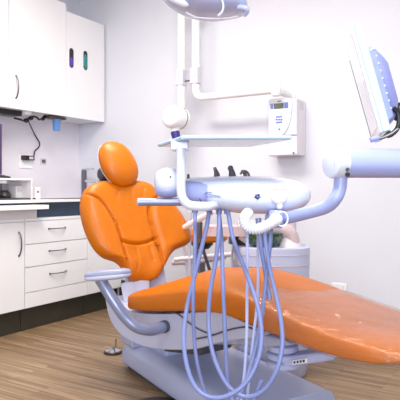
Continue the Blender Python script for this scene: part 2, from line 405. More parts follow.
# ================================================================== BACK WALL: x-ray control box and arm
yb = YW-.165
a = on_back(267.5, 156, yb); b = on_back(297, 97.5, yb)
ZB0, ZB1 = a.z, b.z
t = thing('xray_control_box', 'white wall-mounted x-ray control box with display and buttons', 'control box', ((a.x+b.x)/2, YW-.08, ZB0))
link('housing', box(nb(), a.x, b.x, yb+.02, YW-.001, ZB0, ZB1), M['offw'], t, bevel=.008)
zs = on_back(283, 136, yb).z
link('front_cover', box(nb(), a.x+.006, b.x-.002, yb, yb+.02, zs+.003, ZB1-.004), M['boxf'], t, bevel=.006)
link('lower_cover', box(nb(), a.x+.002, b.x-.002, yb+.003, yb+.02, ZB0+.002, zs-.003), M['boxf'], t, bevel=.004)
# keypad shield outline
sh = [(270.5,99.5),(291,98.5),(291.5,112),(290.5,121),(287,130),(282.5,135),(278,135),(274,130),(271,121),(270,110)]
pts = [on_back(x, y, yb) for x, y in sh]; pts = [V((p.x, yb-.012, p.z)) for p in spline(pts+[pts[0]], 4)[:-1]]
kp = link('keypad', prism(nb(), pts, V((0,.0125,0))), M['white'], t, bevel=.003)
def wb(x0, y0, x1, y1, d0, d1, m, name, par, bev=.001):
    p = on_back(x0, y1, yb); q = on_back(x1, y0, yb)
    return link(name, box(nb(), p.x, q.x, yb-d1, yb-d0, (p.z+on_back(x1,y1,yb).z)/2, (q.z+on_back(x0,y0,yb).z)/2), M[m], par, bevel=bev)
wb(274.5, 103.5, 284.5, 109, .012, .015, 'lcd', 'display', kp)
wb(271, 104, 274, 109.5, .012, .0145, 'key', 'key', kp); wb(285, 102.5, 289, 108.5, .012, .0145, 'key', 'key', kp)
wb(278, 101, 282, 101.9, .012, .0135, 'dgrey', 'indicator', kp)
for x, y, w, h in ((279.8,117,3.2,.9), (277.3,119.8,1.1,1), (282.3,119.8,1.1,1), (279.8,122.6,3.2,.9), (279.8,119.8,1.1,.9)):
    wb(x-w, y-h, x+w*.95, y+h, .012, .015, 'key', 'key', kp)
c = on_back(280, 129.5, yb)
link('exposure_button', lathe(nb(), (c.x, yb-.012, c.z), (0,-1,0), [(0,.001),(0,.009),(.004,.008),(.004,.001)], 16), M['key'], kp)
c = on_back(294, 153, yb)
link('lock', lathe(nb(), (c.x-.004, yb+.003, c.z), (0,-1,0), [(0,.001),(0,.008),(.004,.007),(.004,.001)], 14), M['satin'], t)
for k in range(5):
    link('vent', box(nb(), b.x-.0015, b.x+.002, yb+.05, yb+.12, ZB1-.03-.012*k, ZB1-.025-.012*k), M['collar'], t, smooth=False)
# x-ray arm
YA = 3.62
za = 1.762
xa0 = on_back(276, 90, YA).x; xa1 = on_back(195.8, 97, YA).x; xl = on_back(181.3, 90, YA).x
t = thing('xray_machine', 'white folded x-ray arm on the wall with round tube head and indigo cone', 'x-ray arm', (xa0, YA, ZB1))
link('wall_mount', lathe(nb(), (xa0, YW-.001, za), (0,-1,0), [(0,.001),(0,.046),(.02,.044),(.03,.033),(.20,.030)]), M['white'], t)
link('pivot', lathe(nb(), (xa0, YA, za-.045), (0,0,1), [(0,.001),(0,.028),(.01,.034),(.08,.034),(.09,.028),(.09,.001)]), M['white'], t)
link('extension_arm', tube(nb(), [(xa0,YA,za),((xa0+xa1)/2,YA,za),(xa1+.09,YA,za),(xa1+.03,YA,za+.012),(xa1+.004,YA,za+.045),(xa1,YA,za+.1),(xa1,YA,za+.13)], .028, seg=18, smooth=8), M['white'], t)
zc0, zc1 = on_back(188, 85, YA).z, on_back(188, 69, YA).z
link('folding_arm', tube(nb(), [(xa1,YA,zc0),(xa1,YA,2.46)], .030, seg=18, smooth=0), M['white'], t)
zh = on_back(175, 118, YA).z
link('folding_arm', tube(nb(), [(xl,YA,zh),(xl,YA,2.46)], .029, seg=18, smooth=0), M['white'], t)
link('elbow_joint', tube(nb(), [(xl-.03,YA,2.49),(xa1+.03,YA,2.49)], .042, seg=20, smooth=0), M['white'], t)
link('clamp', box(nb(), xl-.036, xl+.036, YA-.033, YA+.033, zc0, zc1), M['collar'], t, bevel=.006)
link('clamp', box(nb(), xa1-.036, xa1+.036, YA-.033, YA+.033, zc0, zc1), M['collar'], t, bevel=.006)
link('clamp_pin', tube(nb(), [(xl+.02,YA,(zc0+zc1)/2-.03),(xa1-.02,YA,(zc0+zc1)/2-.03)], .006, smooth=0), M['satin'], t)
hc = on_back(174.5, 117.5, YA-.06)
axh = cw(-.6,-.8,0).normalized()
hd = link('tube_head', lathe(nb(), hc-axh*.10, axh, [(0,.001),(0,.07),(.008,.084),(.05,.09),(.12,.09),(.15,.086),(.17,.07),(.18,.045),(.184,.001)], 40), M['white'], t)
link('seam_ring', lathe(nb(), hc-axh*.055, axh, [(0,.088),(0,.0915),(.006,.0915),(.006,.088)], 40), M['dgrey'], hd)
c0 = hc+V((.0,0,-.075)); c0 = V((on_back(175,133,YA-.06).x, c0.y, c0.z))
link('cone_collar', lathe(nb(), c0, (0,0,-1), [(0,.036),(.03,.034),(.04,.032),(.04,.001)]), M['white'], hd)
link('cone', lathe(nb(), c0+V((0,0,-.036)), (.25,0,-1), [(0,.034),(.01,.036),(.08,.03),(.095,.028),(.095,.001)]), M['indigo'], hd)
# low wall socket
a = on_back(332, 292, YW); b = on_back(347, 284, YW)
t = thing('wall_socket', 'white wall socket low on the wall behind the chair foot end', 'socket', ((a.x+b.x)/2, YW-.01, a.z-.03))
link('cover_plate', box(nb(), a.x, b.x, YW-.012, YW-.0005, a.z-.06, b.z), M['white'], t, bevel=.003)
link('switch', box(nb(), b.x-.035, b.x-.02, YW-.016, YW-.012, b.z-.045, b.z-.015), M['offw'], t, bevel=.001)

# ================================================================== THE CHAIR
def cdir(deg): r = math.radians(deg); return cw(math.cos(r), -math.sin(r), 0), cw(math.sin(r), math.cos(r), 0)
AX, PX = cdir(50)                      # seat axis towards the feet, and across it away from the camera
N0 = cw(-.36, 2.75, 0)
basepos = on_z(215, 372, 0)
chair = thing('dental_chair', 'orange leather dental treatment chair on a blue-grey base', 'dental chair', basepos)
def near_s(px, py):                    # photo point on the seat's near side -> (distance along, height)
    p = on_plane(px, py, N0, PX); return (p-N0).dot(AX), p.z
topn = [near_s(*q) for q in ((125,294),(134,293),(150,291.5),(180,288),(205,287),(225,289),(250,297),(275,309),(300,320),(330,333),(360,343),(385,349),(402,352))]
botn = [near_s(*q) for q in ((125,310),(135,312),(150,313),(180,313),(215,314),(250,327),(275,338),(300,347.5),(330,358),(360,365),(385,368),(402,368))]
topn.sort(); botn.sort()
S0, S1 = -.02, 1.50
def crown(s): return lerp_tab([(0,.015),(.2,.045),(.4,.07),(.65,.055),(.85,.02),(1.1,.012),(1.5,.01)], s)
WD = .50
def seat_section(s, grow=0):
    e0 = max(0, 1-max(0, s-S0)/.035); e1 = max(0, 1-max(0, S1-s)/.16)
    shr = (1-math.sqrt(max(0, 1-e0**2)))*.03 + (1-math.sqrt(max(0, 1-e1**2)))*.14
    zt = smooth_tab(topn, s, .06)-.0; zb = smooth_tab(botn, s, .06)
    if s > 1.3: zt -= .02*((s-1.3)/.2)**2
    sq = 1-.38*(1-math.sqrt(max(0, 1-e0**2)))-.6*(1-math.sqrt(max(0, 1-e1**2)))
    zm = (zt+zb)/2; zt = zm+(zt-zm)*sq; zb = zm+(zb-zm)*sq
    w0, w1 = shr, WD-shr; pts = []
    n = 44
    for k in range(n):                 # superellipse with crown on the top half
        a = 2*math.pi*k/n; ca, sa = math.cos(a), math.sin(a)
        u = math.copysign(abs(ca)**(.36 if sa > 0 else .24), ca); v = math.copysign(abs(sa)**(.32 if sa > 0 else .28), sa)
        w = (w0+w1)/2+(w1-w0)/2*u*(1+grow/.25)
        z = zm+(zt-zm)*v if v > 0 else zm+(zm-zb)*v
        if v > 0: z += crown(s)*(1-abs(u)**2.2)*v*sq
        z += grow*(1 if v > 0 else -1)*abs(v)
        pts.append(N0+AX*s+PX*w+V((0,0,z)))
    return pts
def loft(bm, secs, cap=True):
    R = [[bm.verts.new(p) for p in s] for s in secs]; n = len(R[0])
    for A, B in zip(R, R[1:]):
        for k in range(n): bm.faces.new((A[k], A[(k+1)%n], B[(k+1)%n], B[k]))
    if cap: bm.faces.new(R[0][::-1]); bm.faces.new(R[-1])
    return bm
def srange(a, b, n): return [a+(b-a)*i/n for i in range(n+1)]
ss = [S0+.035*(1-math.cos(t*math.pi/2)) for t in srange(0, 1, 6)][:-1]+srange(S0+.035, S1-.16, 44)+[S1-.16+.16*math.sin(t*math.pi/2) for t in srange(0, 1, 8)][1:]
seat = link('seat', loft(nb(), [seat_section(s) for s in ss]), M['orange'], chair)
cs = srange(.86, S1-.16, 24)+[S1-.16+.16*math.sin(t*math.pi/2) for t in srange(0, 1, 8)][1:]
def cover_sec(s):
    p = seat_section(s, .006)
    if s < .95:                        # the sheet's edge runs slantwise over the pad
        for i in range(len(p)): pass
    return p
cov = link('plastic_cover', loft(nb(), [[q + AX*(-.18*((q-N0).dot(PX)/WD-.1) if s < 1.0 else 0)*max(0, (1.0-s)/.14) for q in cover_sec(s)] for s in cs], cap=False), M['sheet'], seat)
cov['label'] = 'clear glossy plastic sheet over the foot end'
# near-side seam piping along the pad
pp = [N0+AX*s+PX*.004+V((0,0,smooth_tab(topn, s, .06)*.58+smooth_tab(botn, s, .06)*.42)) for s in srange(.05, 1.3, 40)]
link('seam', tube(nb(), pp, .003, seg=6, smooth=0), mat('orange_piping', (206,98,18), .5), seat)

# backrest: traced outline laid on its own leaning plane, then cushioned
AB, PB = cdir(57)
LEAN = math.radians(22)
BC = at(151, 279, 2.98)
UP = (V((0,0,1))*math.cos(LEAN) - AB*math.sin(LEAN)).normalized()
NB = PB.cross(UP); NB = NB if NB.dot(AB) > 0 else -NB      # faces the feet
rows = [(181,106,137),(183,96,146),(186,89,151),(190,84.5,154.5),(196,81,158),(202,79.8,166),(208,79.5,175),(217,80.5,181.5),(225,82.3,186),(232,84.5,188.8),(238,87,190),(243,89.5,189),(246.5,91.5,184),(249.5,93.5,175),(254,97.5,170.5),(258.5,103,167.5),(261,113,166),(265,118.5,164),(270,122,161.5),(275,124.5,159),(279,128,155.5),(281.5,134,149)]
Lt = [(y, l) for y, l, r in rows]; Rt = [(y, r) for y, l, r in rows]
def polyd(px, py, P):
    best = 1e9
    for (x0, y0), (x1, y1) in zip(P, P[1:]):
        dx, dy = x1-x0, y1-y0; t = max(0, min(1, ((px-x0)*dx+(py-y0)*dy)/(dx*dx+dy*dy)))
        best = min(best, math.hypot(px-x0-t*dx, py-y0-t*dy))
    return best
def pxs(P, n=6): return [(p.x, p.y) for p in spline([V((a, b, 0)) for a, b in P], n)]
seamL = pxs([(79,195.5),(88,198.5),(97.5,204),(108,218),(115.5,234),(120,249),(124.5,266),(128,283)])
seamR = pxs([(159,196),(151,202),(146.5,209),(145.5,218),(150,236),(155.2,253),(159.5,267),(161,275)])
seamH = pxs([(119,243.5),(127,245.5),(136,245.8),(145,244),(152,240.5)])
fold1 = pxs([(118,190),(113,202),(117,212),(123,222)]); fold2 = pxs([(140,192),(138,205),(141,216)]); fold3 = pxs([(128,190),(129,204)])
fold4 = pxs([(133,250),(135,262),(134,272)]); fold5 = pxs([(146,250),(150,262)])
def xs(P, y):
    for (x0, y0), (x1, y1) in zip(P, P[1:]):
        if min(y0, y1) <= y <= max(y0, y1) and abs(y1-y0) > 1e-6: return x0+(x1-x0)*(y-y0)/(y1-y0)
    return None
def backrest_mesh():
    bm = nb(); nu, nv = 110, 130; front = []; back = []
    for j in range(nv+1):
        t = j/nv; tt = .5-.5*math.cos(math.pi*t); py = 181+100.5*tt
        l = smooth_tab(Lt, py, 1.3); r = smooth_tab(Rt, py, 1.3)
        fr = []; bk = []
        for i in range(nu+1):
            u = math.sin(math.pi*(i/nu-.5)); px = (l+r)/2+(r-l)/2*u
            p = on_plane(px, py, BC, NB)
            q = (1-abs(u)**3.2)**.5 if abs(u) < 1 else 0
            v = 2*tt-1; e = q*(max(0, 1-abs(v)**7)**.5)
            d = .045*e
            d += .05*abs(u)**2*e                            # wings come forward
            xl_ = xs(seamL, py); xr_ = xs(seamR, py)
            if xl_ is not None and px < xl_: d += .016*min(1, (xl_-px)/7)*e
            if xr_ is not None and px > xr_: d += .016*min(1, (px-xr_)/7)*e
            for P, dep, wd in ((seamL,.019,1.3),(seamR,.019,1.3),(seamH,.019,1.3),(fold1,.004,1.6),(fold2,.004,1.6),(fold3,.003,1.6),(fold4,.004,1.5),(fold5,.004,1.5)):
                dd = polyd(px, py, P)
                if dd < 5: d -= dep*math.exp(-(dd/wd)**2)*e
            fr.append(p+NB*d); bk.append(p-NB*(.055*e-.03*abs(u)**2*e))
        front.append([bm.verts.new(p) for p in fr]); back.append([bm.verts.new(p) for p in bk])
    for j in range(nv):
        for i in range(nu):
            bm.faces.new((front[j][i], front[j][i+1], front[j+1][i+1], front[j+1][i]))
            bm.faces.new((back[j][i], back[j+1][i], back[j+1][i+1], back[j][i+1]))
    bmesh.ops.remove_doubles(bm, verts=bm.verts, dist=.0004)
    return bm
link('backrest', backrest_mesh(), M['orange'], chair)
# headrest
HC = on_plane(118.3, 164, BC+NB*.045, NB)
def hr(dx, dy): return on_plane(118.3+dx, 164+dy, BC+NB*.045, NB)-HC
long_ = hr(8.5, 21.5); short = hr(17, -6.8)
hn = NB*.058
HO = [(x-118.3, y-164) for x, y in ((112,141.8),(121,144.5),(129,152),(135,162),(137.8,172),(136.5,180),(131,185),(122,186.6),(113,182.5),(106,175.5),(101,166.5),(98.6,156),(100,147.5),(105,143))]
HO = [(p.x, p.y) for p in spline([V((a, b, 0)) for a, b in HO+HO[:1]], 4)[:-1]]
bm = nb(); nu, nv = len(HO), 24; rws = []
for j in range(nv+1):
    th = math.pi*j/nv; z = math.cos(th); r = math.sin(th)**.8
    if j in (0, nv): rws.append([bm.verts.new(HC+hn*z)]); continue
    rws.append([bm.verts.new(HC+hn*(z if z > 0 else z*.7)+hr(dx*r, dy*r)) for dx, dy in HO])
for A, B in zip(rws, rws[1:]):
    for k in range(nu):
        k2 = (k+1) % nu
        if len(A) == 1: bm.faces.new((A[0], B[k], B[k2]))
        elif len(B) == 1: bm.faces.new((A[k], B[0], A[k2]))
        else: bm.faces.new((A[k], B[k], B[k2], A[k2]))
h = link('headrest', bm, M['orange'], chair)
ring = [HC-NB*.012+hr(dx, dy) for dx, dy in HO+HO[:1]]
link('piping', tube(nb(), ring, .0018, seg=6, smooth=0, cap=False), M['collar'], h)
link('headrest_bracket', obox(nb(), on_plane(105, 180, BC-NB*.035, NB), PB*.03, NB*.016, UP*.06), M['dgrey'], chair, bevel=.008)
ellb = on_plane(104, 174, BC-NB*.01, NB)
link('headrest_knuckle', lathe(nb(), ellb-PB*.03, PB, [(0,.001),(0,.026),(.008,.034),(.052,.034),(.06,.026),(.06,.001)]), M['dgrey'], chair)
# back support between backrest and seat
q = [at(119,283,2.93), at(139,278,2.93), at(140,300,2.90), at(124,312,2.86)]
link('back_support', prism(nb(), q, PB*.07), M['shell'], chair, bevel=.012)
link('back_plate', obox(nb(), BC+UP*.16-NB*.06, PB*.12, NB*.015, UP*.2), M['shell'], chair, bevel=.012)
# under-seat shell (deep curved side shell)
def side_prism(pxpts, off, depth, name, m, bev=.012, par=None, sp=0, far=False):
    P0 = N0+PX*off
    pts = [on_plane(x, y, P0, PX) for x, y in pxpts]
    if sp: pts = spline(pts+[pts[0]], sp)[:-1]
    return link(name, prism(nb(), pts, PX*depth), M[m], par or chair, bevel=bev)
shell = side_prism([(105,298),(109,297.5),(118,302),(134,312),(165,314),(200,312),(222,313),(245,323),(262,331),(258,337),(235,340),(214,344),(196,349),(172,350),(150,348),(132,342),(118,332),(109,317)], .03, .42, 'underframe_shell', 'shell', .02, sp=3)
gp = [on_plane(x, y, N0+PX*.026, PX) for x, y in ((170,312),(178,314),(188,322),(200,330),(213,335))]
link('groove', tube(nb(), gp, .0035, seg=6, smooth=6), M['dgrey'], shell)
gp = [on_plane(x, y, N0+PX*.026, PX) for x, y in ((195,339),(210,336),(228,330),(245,327),(256,330))]
link('groove', tube(nb(), gp, .0035, seg=6, smooth=6), M['dgrey'], shell)
lk = side_prism([(200,336),(225,332),(262,334),(285,340),(290,346),(262,348),(235,345),(205,345)], .12, .18, 'lift_arm', 'grey', .012)
side_prism([(150,338),(205,338),(200,356),(165,352)], .12, .2, 'lift_column', 'dgrey', .012)
# pivot discs of the swing arm under the leg rest
t0 = .06
for k, (px, py, rr, hh) in enumerate(((247,336,.105,.03), (283,347,.062,.028), (283,355,.066,.026), (283,363,.066,.026))):
    c = on_plane(px, py, N0+PX*.22, PX)
    link('pivot_disc', lathe(nb(), c-V((0,0,hh/2)), (0,0,1), [(0,.001),(0,rr-.006),(.004,rr),(hh-.004,rr),(hh,rr-.006),(hh,.001)], 40), M['disc'], chair)
c1 = on_plane(283, 345, N0+PX*.22, PX); c0 = on_plane(243, 339, N0+PX*.22, PX)
link('swing_arm', obox(nb(), (c0+c1)/2, (c1-c0)/2*.95, (c1-c0).cross(V((0,0,1))).normalized()*.055, V((0,0,.016))), M['disc'], chair, bevel=.012)
c2 = on_plane(338, 352, N0+PX*.30, PX); c3 = on_plane(285, 360, N0+PX*.22, PX)
d = (c2-c3)
sw = link('swing_arm', obox(nb(), (c2+c3)/2, d/2, d.cross(V((0,0,1))).normalized()*.05, V((0,0,.022))), M['disc'], chair, bevel=.014)
lm = on_plane(300, 361.5, N0+PX*.16, PX)
link('rating_label', obox(nb(), lm, d.normalized()*.03, V((0,0,.008)), d.cross(V((0,0,1))).normalized()*.002), M['white'], sw, smooth=False)
for k in range(4):
    link('label_mark', obox(nb(), lm+d.normalized()*(-.02+.0125*k)-PX*.0035, d.normalized()*.004, V((0,0,.005)), PX*.0008), M['ink'], sw, smooth=False)
# armrest (near side)
ar = thing  # keep name short
YP = 2.46
padc = at(107.5, 275, YP)
pad_l = at(85, 276, YP); pad_r = at(131, 272, YP)
dl = (pad_r-pad_l)/2
pr = cw(.25, 1, 0).normalized()
ap = link('armrest', ellipsoid(nb(), (pad_l+pad_r)/2, dl, pr*.042, V((0,0,.024)), 36, 16, .8), M['pad'], chair)
link('armrest_tray', ellipsoid(nb(), (pad_l+pad_r)/2-V((0,0,.010)), dl*1.01, pr*.045, V((0,0,.017)), 36, 16, .8), M['shell'], ap)
link('armrest_post', tube(nb(), [at(100,279,YP+.01), at(108,292,YP+.01), at(117,306,YP), at(126,318,YP), at(137,327,YP), at(150,330,YP+.02), at(160,328,YP+.06), at(168,325,YP+.12)], .0255, seg=20, smooth=8), M['tube'], ap)
link('post_collar', lathe(nb(), at(163.5,327,YP+.075), (at(168,325,YP+.12)-at(160,328,YP+.06)), [(0,.025),(0,.029),(.012,.029),(.012,.025)], 24), M['dgrey'], ap)
# far armrest
f0 = at(181,229,3.15); f1 = at(214,211,3.0)
ap2 = link('armrest', tube(nb(), [f0, (f0+f1)/2, f1], .012, seg=14, flat=1.2, rfun=lambda t: .7+.5*math.sin(math.pi*t)**.5), M['offw'], chair)
link('armrest_post', tube(nb(), [(f0+f1)/2, at(196,262,3.05), at(200,284,3.0)], .013, seg=12), M['satin'], ap2)
# base
B1, BP = cdir(60)
b0 = on_z(119, 367, 0)
def bpt(s, w, z): p = b0+B1*s+BP*w; return V((p.x, p.y, z))
LB = 1.25
sec = []
def base_section(s):
    w0, w1 = 0.0, .53
    k = max(0, 1-s/.06); ins = .03*(1-math.sqrt(max(0, 1-k*k)))
    zt = .165
    out = []
    for w, z in ((w0+.03,.03),(w0+.004,.04),(w0,.06),(w0+.006,zt-.05),(w0+.024,zt-.018),(w0+.065,zt),(w1-.05,zt),(w1-.018,zt-.012),(w1,zt-.04),(w1,.06),(w1-.03,.03)):
        out.append(bpt(s, w0+ins+(w-w0)*(1-2*ins/.53), z*(1-ins*2) if z > .05 else z))
    return out
link('base_cover', loft(nb(), [base_section(s) for s in [0,.01,.03,.06]+srange(.1, LB, 12)]), M['grey'], chair, bevel=.004)
link('base_skirt', loft(nb(), [[bpt(s, w, z) for w, z in ((.04,0),(.04,.03),(.49,.03),(.49,0))] for s in (.04, LB-.03)]), M['dgrey'], chair, smooth=False)
cp = bpt(.24, .26, .112)
link('pedestal', obox(nb(), V((cp.x, cp.y, .19)), B1*.20, BP*.17, V((0,0,.08))), M['grey'], chair, bevel=.02)
link('pedestal_cap', obox(nb(), V((cp.x, cp.y, .28))+B1*.1, B1*.16, BP*.12, V((0,0,.03))), M['black'], chair, bevel=.01)
pc = bpt(.10, .05, .12)
link('hinge_block', obox(nb(), V((pc.x, pc.y, .19)), B1*.09, BP*.05, V((0,0,.035))), M['grey'], chair, bevel=.012)

# dark floor plate beside the base, and chrome foot pedal
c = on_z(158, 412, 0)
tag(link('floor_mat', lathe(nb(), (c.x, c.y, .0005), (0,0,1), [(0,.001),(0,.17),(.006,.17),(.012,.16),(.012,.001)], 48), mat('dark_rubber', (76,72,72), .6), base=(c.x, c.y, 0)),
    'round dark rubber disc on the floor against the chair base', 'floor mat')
c = on_z(113, 353, .0)
t = thing('foot_pedal', 'small round chrome foot pedal on the floor left of the chair base', 'foot pedal', c)
link('rim', lathe(nb(), c+V((0,0,.0005)), (0,0,1), [(0,.001),(0,.058),(.006,.06),(.012,.055),(.012,.001)]), M['black'], t)
link('disc', lathe(nb(), c+V((0,0,.0125)), (0,0,1), [(0,.001),(0,.05),(.006,.05),(.014,.03),(.016,.001)]), M['chrome'], t)
link('lever', tube(nb(), [c+V((0,0,.028)), c+V((.0,.0,.05))+AX*.03, c+V((0,0,.10))+AX*.035], .006, seg=8), M['chrome'], t)

# ================================================================== DELIVERY UNIT
YU = 1.80
post_x = cw(.95, 1.62, 0)
du = thing('delivery_unit', 'blue-white instrument delivery unit on a swing arm with dangling hoses', 'delivery unit', (post_x.x, post_x.y, 0))
# body: sections across, left to right in the photo
def body_sections():
    tab = [ # px, ytop, ybot, half depth
        (183.5,183,199,.05),(184.5,179.5,202,.075),(187,177.8,204,.095),(195,177,205,.11),(205,176.5,206.5,.12),(214,176,209,.13),(225,175.6,212,.14),(240,175.4,214,.145),(262,175.8,215,.145),(280,177.2,214.5,.14),(294,179.5,212.5,.13),(303,182.5,209,.11),(309,186.5,204.5,.085),(312.3,191.5,199,.05)]
    secs = []
    for px, yt, yb_, hd_ in tab:
        zc = H-((yt+yb_)/2-HZ)/F*YU; hz = (yb_-yt)/2/F*YU; X = (px-200)/F*YU; pts = []
        for k in range(28):
            a = 2*math.pi*k/28; ca, sa = math.cos(a), math.sin(a)
            pts.append(cw(X, YU+.06+hd_*math.copysign(abs(ca)**.75, ca), zc+hz*math.copysign(abs(sa)**.7, sa)))
        secs.append(pts)
    return secs
body = link('console', loft(nb(), body_sections()), M['unit'], du, subs=1)
def yfront(px): return YU+.06-lerp_tab([(183.5,.05),(187,.095),(205,.12),(225,.14),(262,.145),(280,.14),(294,.125),(304,.10),(312,.045)], px)
# left recessed cheek and end pod
sec2 = []
for px, yt, yb_, hd_ in ((181.5,183,198,.05),(182.5,180.5,201,.07),(190,180,203,.085),(200,180,204,.095),(207,181,204.5,.10)):
    zc = H-((yt+yb_)/2-HZ)/F*YU; hz = (yb_-yt)/2/F*YU; X = (px-200)/F*YU
    sec2.append([cw(X, YU+.035+hd_*math.copysign(abs(math.cos(a))**.6, math.cos(a)), zc+hz*math.copysign(abs(math.sin(a))**.6, math.sin(a))) for a in [2*math.pi*k/24 for k in range(24)]])
link('console_end', loft(nb(), sec2), M['arm'], du)
pod = link('end_pod', ellipsoid(nb(), at(168.5, 182, YU), cw(.046,0,0), cw(0,.06,0), V((0,0,.046)), 32, 20, .82), M['unit'], du)
link('pod_base', ellipsoid(nb(), at(168, 189.5, YU), cw(.043,0,0), cw(0,.055,0), V((0,0,.028)), 32, 16, .85), M['arm'], pod)
link('pod_screw', lathe(nb(), at(170.5,177,YU-.056), cw(0,-1,0), [(0,.001),(0,.0035),(.004,.003),(.004,.001)], 10), M['dgrey'], pod)
hb = link('handle_bar', tube(nb(), [at(138.5,202,YU-.03), at(184,202,YU-.03)], .0125, seg=18, smooth=0), M['tube'], du)
link('end_cap', lathe(nb(), at(139,202,YU-.03), cw(-1,0,0), [(0,.0125),(.003,.0128),(.006,.009),(.007,.001)], 18), M['arm'], hb)
# underside skirt
# switch pod with dots, round emblem, printed marks
yf = yfront(279)
sp_ = link('switch_pod', ellipsoid(nb(), at(279, 197, yf-.004), cw(.025,0,0), cw(0,.02,0), V((0,0,.024)), 28, 16, .85), M['white'], du)
link('switch_tab', ellipsoid(nb(), at(279.5, 206, yf-.004), cw(.0095,0,0), cw(0,.014,0), V((0,0,.011)), 20, 12, .8), M['white'], sp_)
for k in range(5):
    link('indicator', ellipsoid(nb(), at(272.5+3.0*k if k else 269, 189.2 if k else 190.5, yfront(279)-.0135+(.012 if k == 0 else -.001)), cw(.0014,0,0), cw(0,.008,0), V((0,0,.0018)), 8, 6), M['mark'], sp_)
for a in range(5):
    an = a*2*math.pi/5+.3
    link('emblem', ellipsoid(nb(), at(257.5+1.9*math.cos(an), 196.5+1.7*math.sin(an), YU-.083), cw(.0046,0,0), cw(0,.004,0), V((0,0,.0042)), 10, 8), M['ink'] if a % 3 else M['mark'], du)
def ink(pts, r=.0011, m='mark', yo=-.074, nm='printed_mark'):
    link(nm, tube(nb(), [at(x, y, yfront(x)+yo+.069) for x, y in pts], r, seg=6, smooth=4), M[m], du)
# printed lettering, too blurred in the photo to read: two short lines of strokes with a swash below
for k, x in enumerate((205.2,207.0,208.8,210.6)): ink([(x,191.8),(x+.3,193.4),(x+1.0,191.9)], .0009)
for k in range(8):
    x = 205+2.0*k; ink([(x,197.2+.25*k*.3),(x+.6,195.9+.25*k*.3),(x+1.2,197.4+.25*k*.3)], .0009)
ink([(203.5,194),(210,194.6),(218,196),(220,196.4)], .0009)
ink([(199.5,198.5),(201,201.5),(203.5,204),(207,204.8)], .0013, 'ink')
# tray and tray post
ZTR = 1.20
n0, n1 = cw(-.050,1.65,ZTR), cw(.27,1.65,ZTR); f1_, f0_ = cw(.17,1.93,ZTR), cw(-.142,1.93,ZTR)
tr = link('tray', prism(nb(), [n0, n1, f1_, f0_], V((0,0,.011))), M['tray'], du, bevel=.004)
for a_, b_ in ((n0, n1), (f0_, f1_), (n0, f0_), (n1, f1_)):
    link('tray_rim', tube(nb(), [a_+V((0,0,.006)), b_+V((0,0,.006))], .0062, seg=10, smooth=0), M['rimc'], tr)
link('tray_bracket', obox(nb(), at(180, 146, 1.74), cw(.028,0,0), cw(0,.03,0), V((0,0,.0155))), M['unit'], du, bevel=.006)
YPp = 1.70
link('tray_post', tube(nb(), [at(181,148,YPp), at(181,175,YPp), at(181,190,YPp), at(182.5,198,YPp), at(187.5,204,YPp), at(195,206,YPp), at(208,206.3,YPp+.01), at(216,205,YPp+.06)], .0145, seg=18, smooth=8), M['unit'], du)
# swing arm: elbow tube and horizontal arm
el = link('elbow_tube', tube(nb(), [at(268,219.5,1.78), at(285,218,1.74), at(308,212.5,1.68), at(326,207,1.64), at(335,199,1.62), at(339.5,189,1.62), at(341,176,1.62)], .0195, seg=20, smooth=8), M['arm'], du)
armz = at(330, 163.5, 1.62)
ha = link('horizontal_arm', tube(nb(), [at(331,163.3,1.62), at(400,163.3,1.62), at(520,163.3,1.60)], .0425, seg=32, smooth=0), M['arm'], du)
link('arm_end_cap', lathe(nb(), at(333.5,163.3,1.605), cw(-1,-.42,0), [(-.032,.03),(-.03,.0425),(.004,.0438),(.010,.042),(.013,.036),(.0135,.001)], 40), M['unit'], ha)
link('hinge_pin', lathe(nb(), at(347.5,169.5,1.575), cw(0,-1,0), [(0,.001),(0,.006),(.006,.005),(.006,.001)], 12), M['dgrey'], ha)
link('hinge_screw', lathe(nb(), at(347.5,174.5,1.585), cw(0,-1,0), [(0,.001),(0,.007),(.005,.006),(.005,.001)], 12), M['black'], ha)
pp_ = at(520, 163.5, 1.60)
link('post', tube(nb(), [(pp_.x, pp_.y, .02), (pp_.x, pp_.y, 1.62)], .04, seg=24, smooth=0), M['arm'], du)
link('post_foot', lathe(nb(), (pp_.x, pp_.y, 0), (0,0,1), [(0,.001),(0,.2),(.02,.2),(.035,.15),(.04,.05),(.04,.001)]), M['arm'], du)
# swivel knuckle
kn = link('swivel', lathe(nb(), at(276,219,1.72)+V((0,0,-.028)), (0,0,1), [(0,.001),(0,.018),(.006,.023),(.05,.023),(.056,.018),(.056,.001)]), M['arm'], du)
link('swivel_screw', lathe(nb(), at(274.5,218.5,1.69), cw(0,-1,0), [(0,.001),(0,.006),(.004,.005),(.004,.001)], 12), M['ink'], kn)
for rr, cx, cy in ((.018,275,219.5), (.022,282,219)):
    link('cable_ring', tube(nb(), [at(cx+math.cos(a)*rr/1.68*F*.8, cy+math.sin(a)*rr/1.68*F, 1.675) for a in srange(0, 2*math.pi, 24)], .0028, seg=8, smooth=0, cap=False), M['rib'], kn)
# ribbed hose
rp = spline([at(248,213,1.70), at(245.2,217,1.67), at(245,223,1.655), at(249,228,1.65), at(257,229,1.65), at(265,226.5,1.655), at(272,222.5,1.66), at(278,218.5,1.69)], 14)
link('ribbed_hose', tube(nb(), rp, .0155, seg=18, smooth=0, rfun=lambda t: 1+.13*math.sin(t*2*math.pi*24)), M['rib'], du)
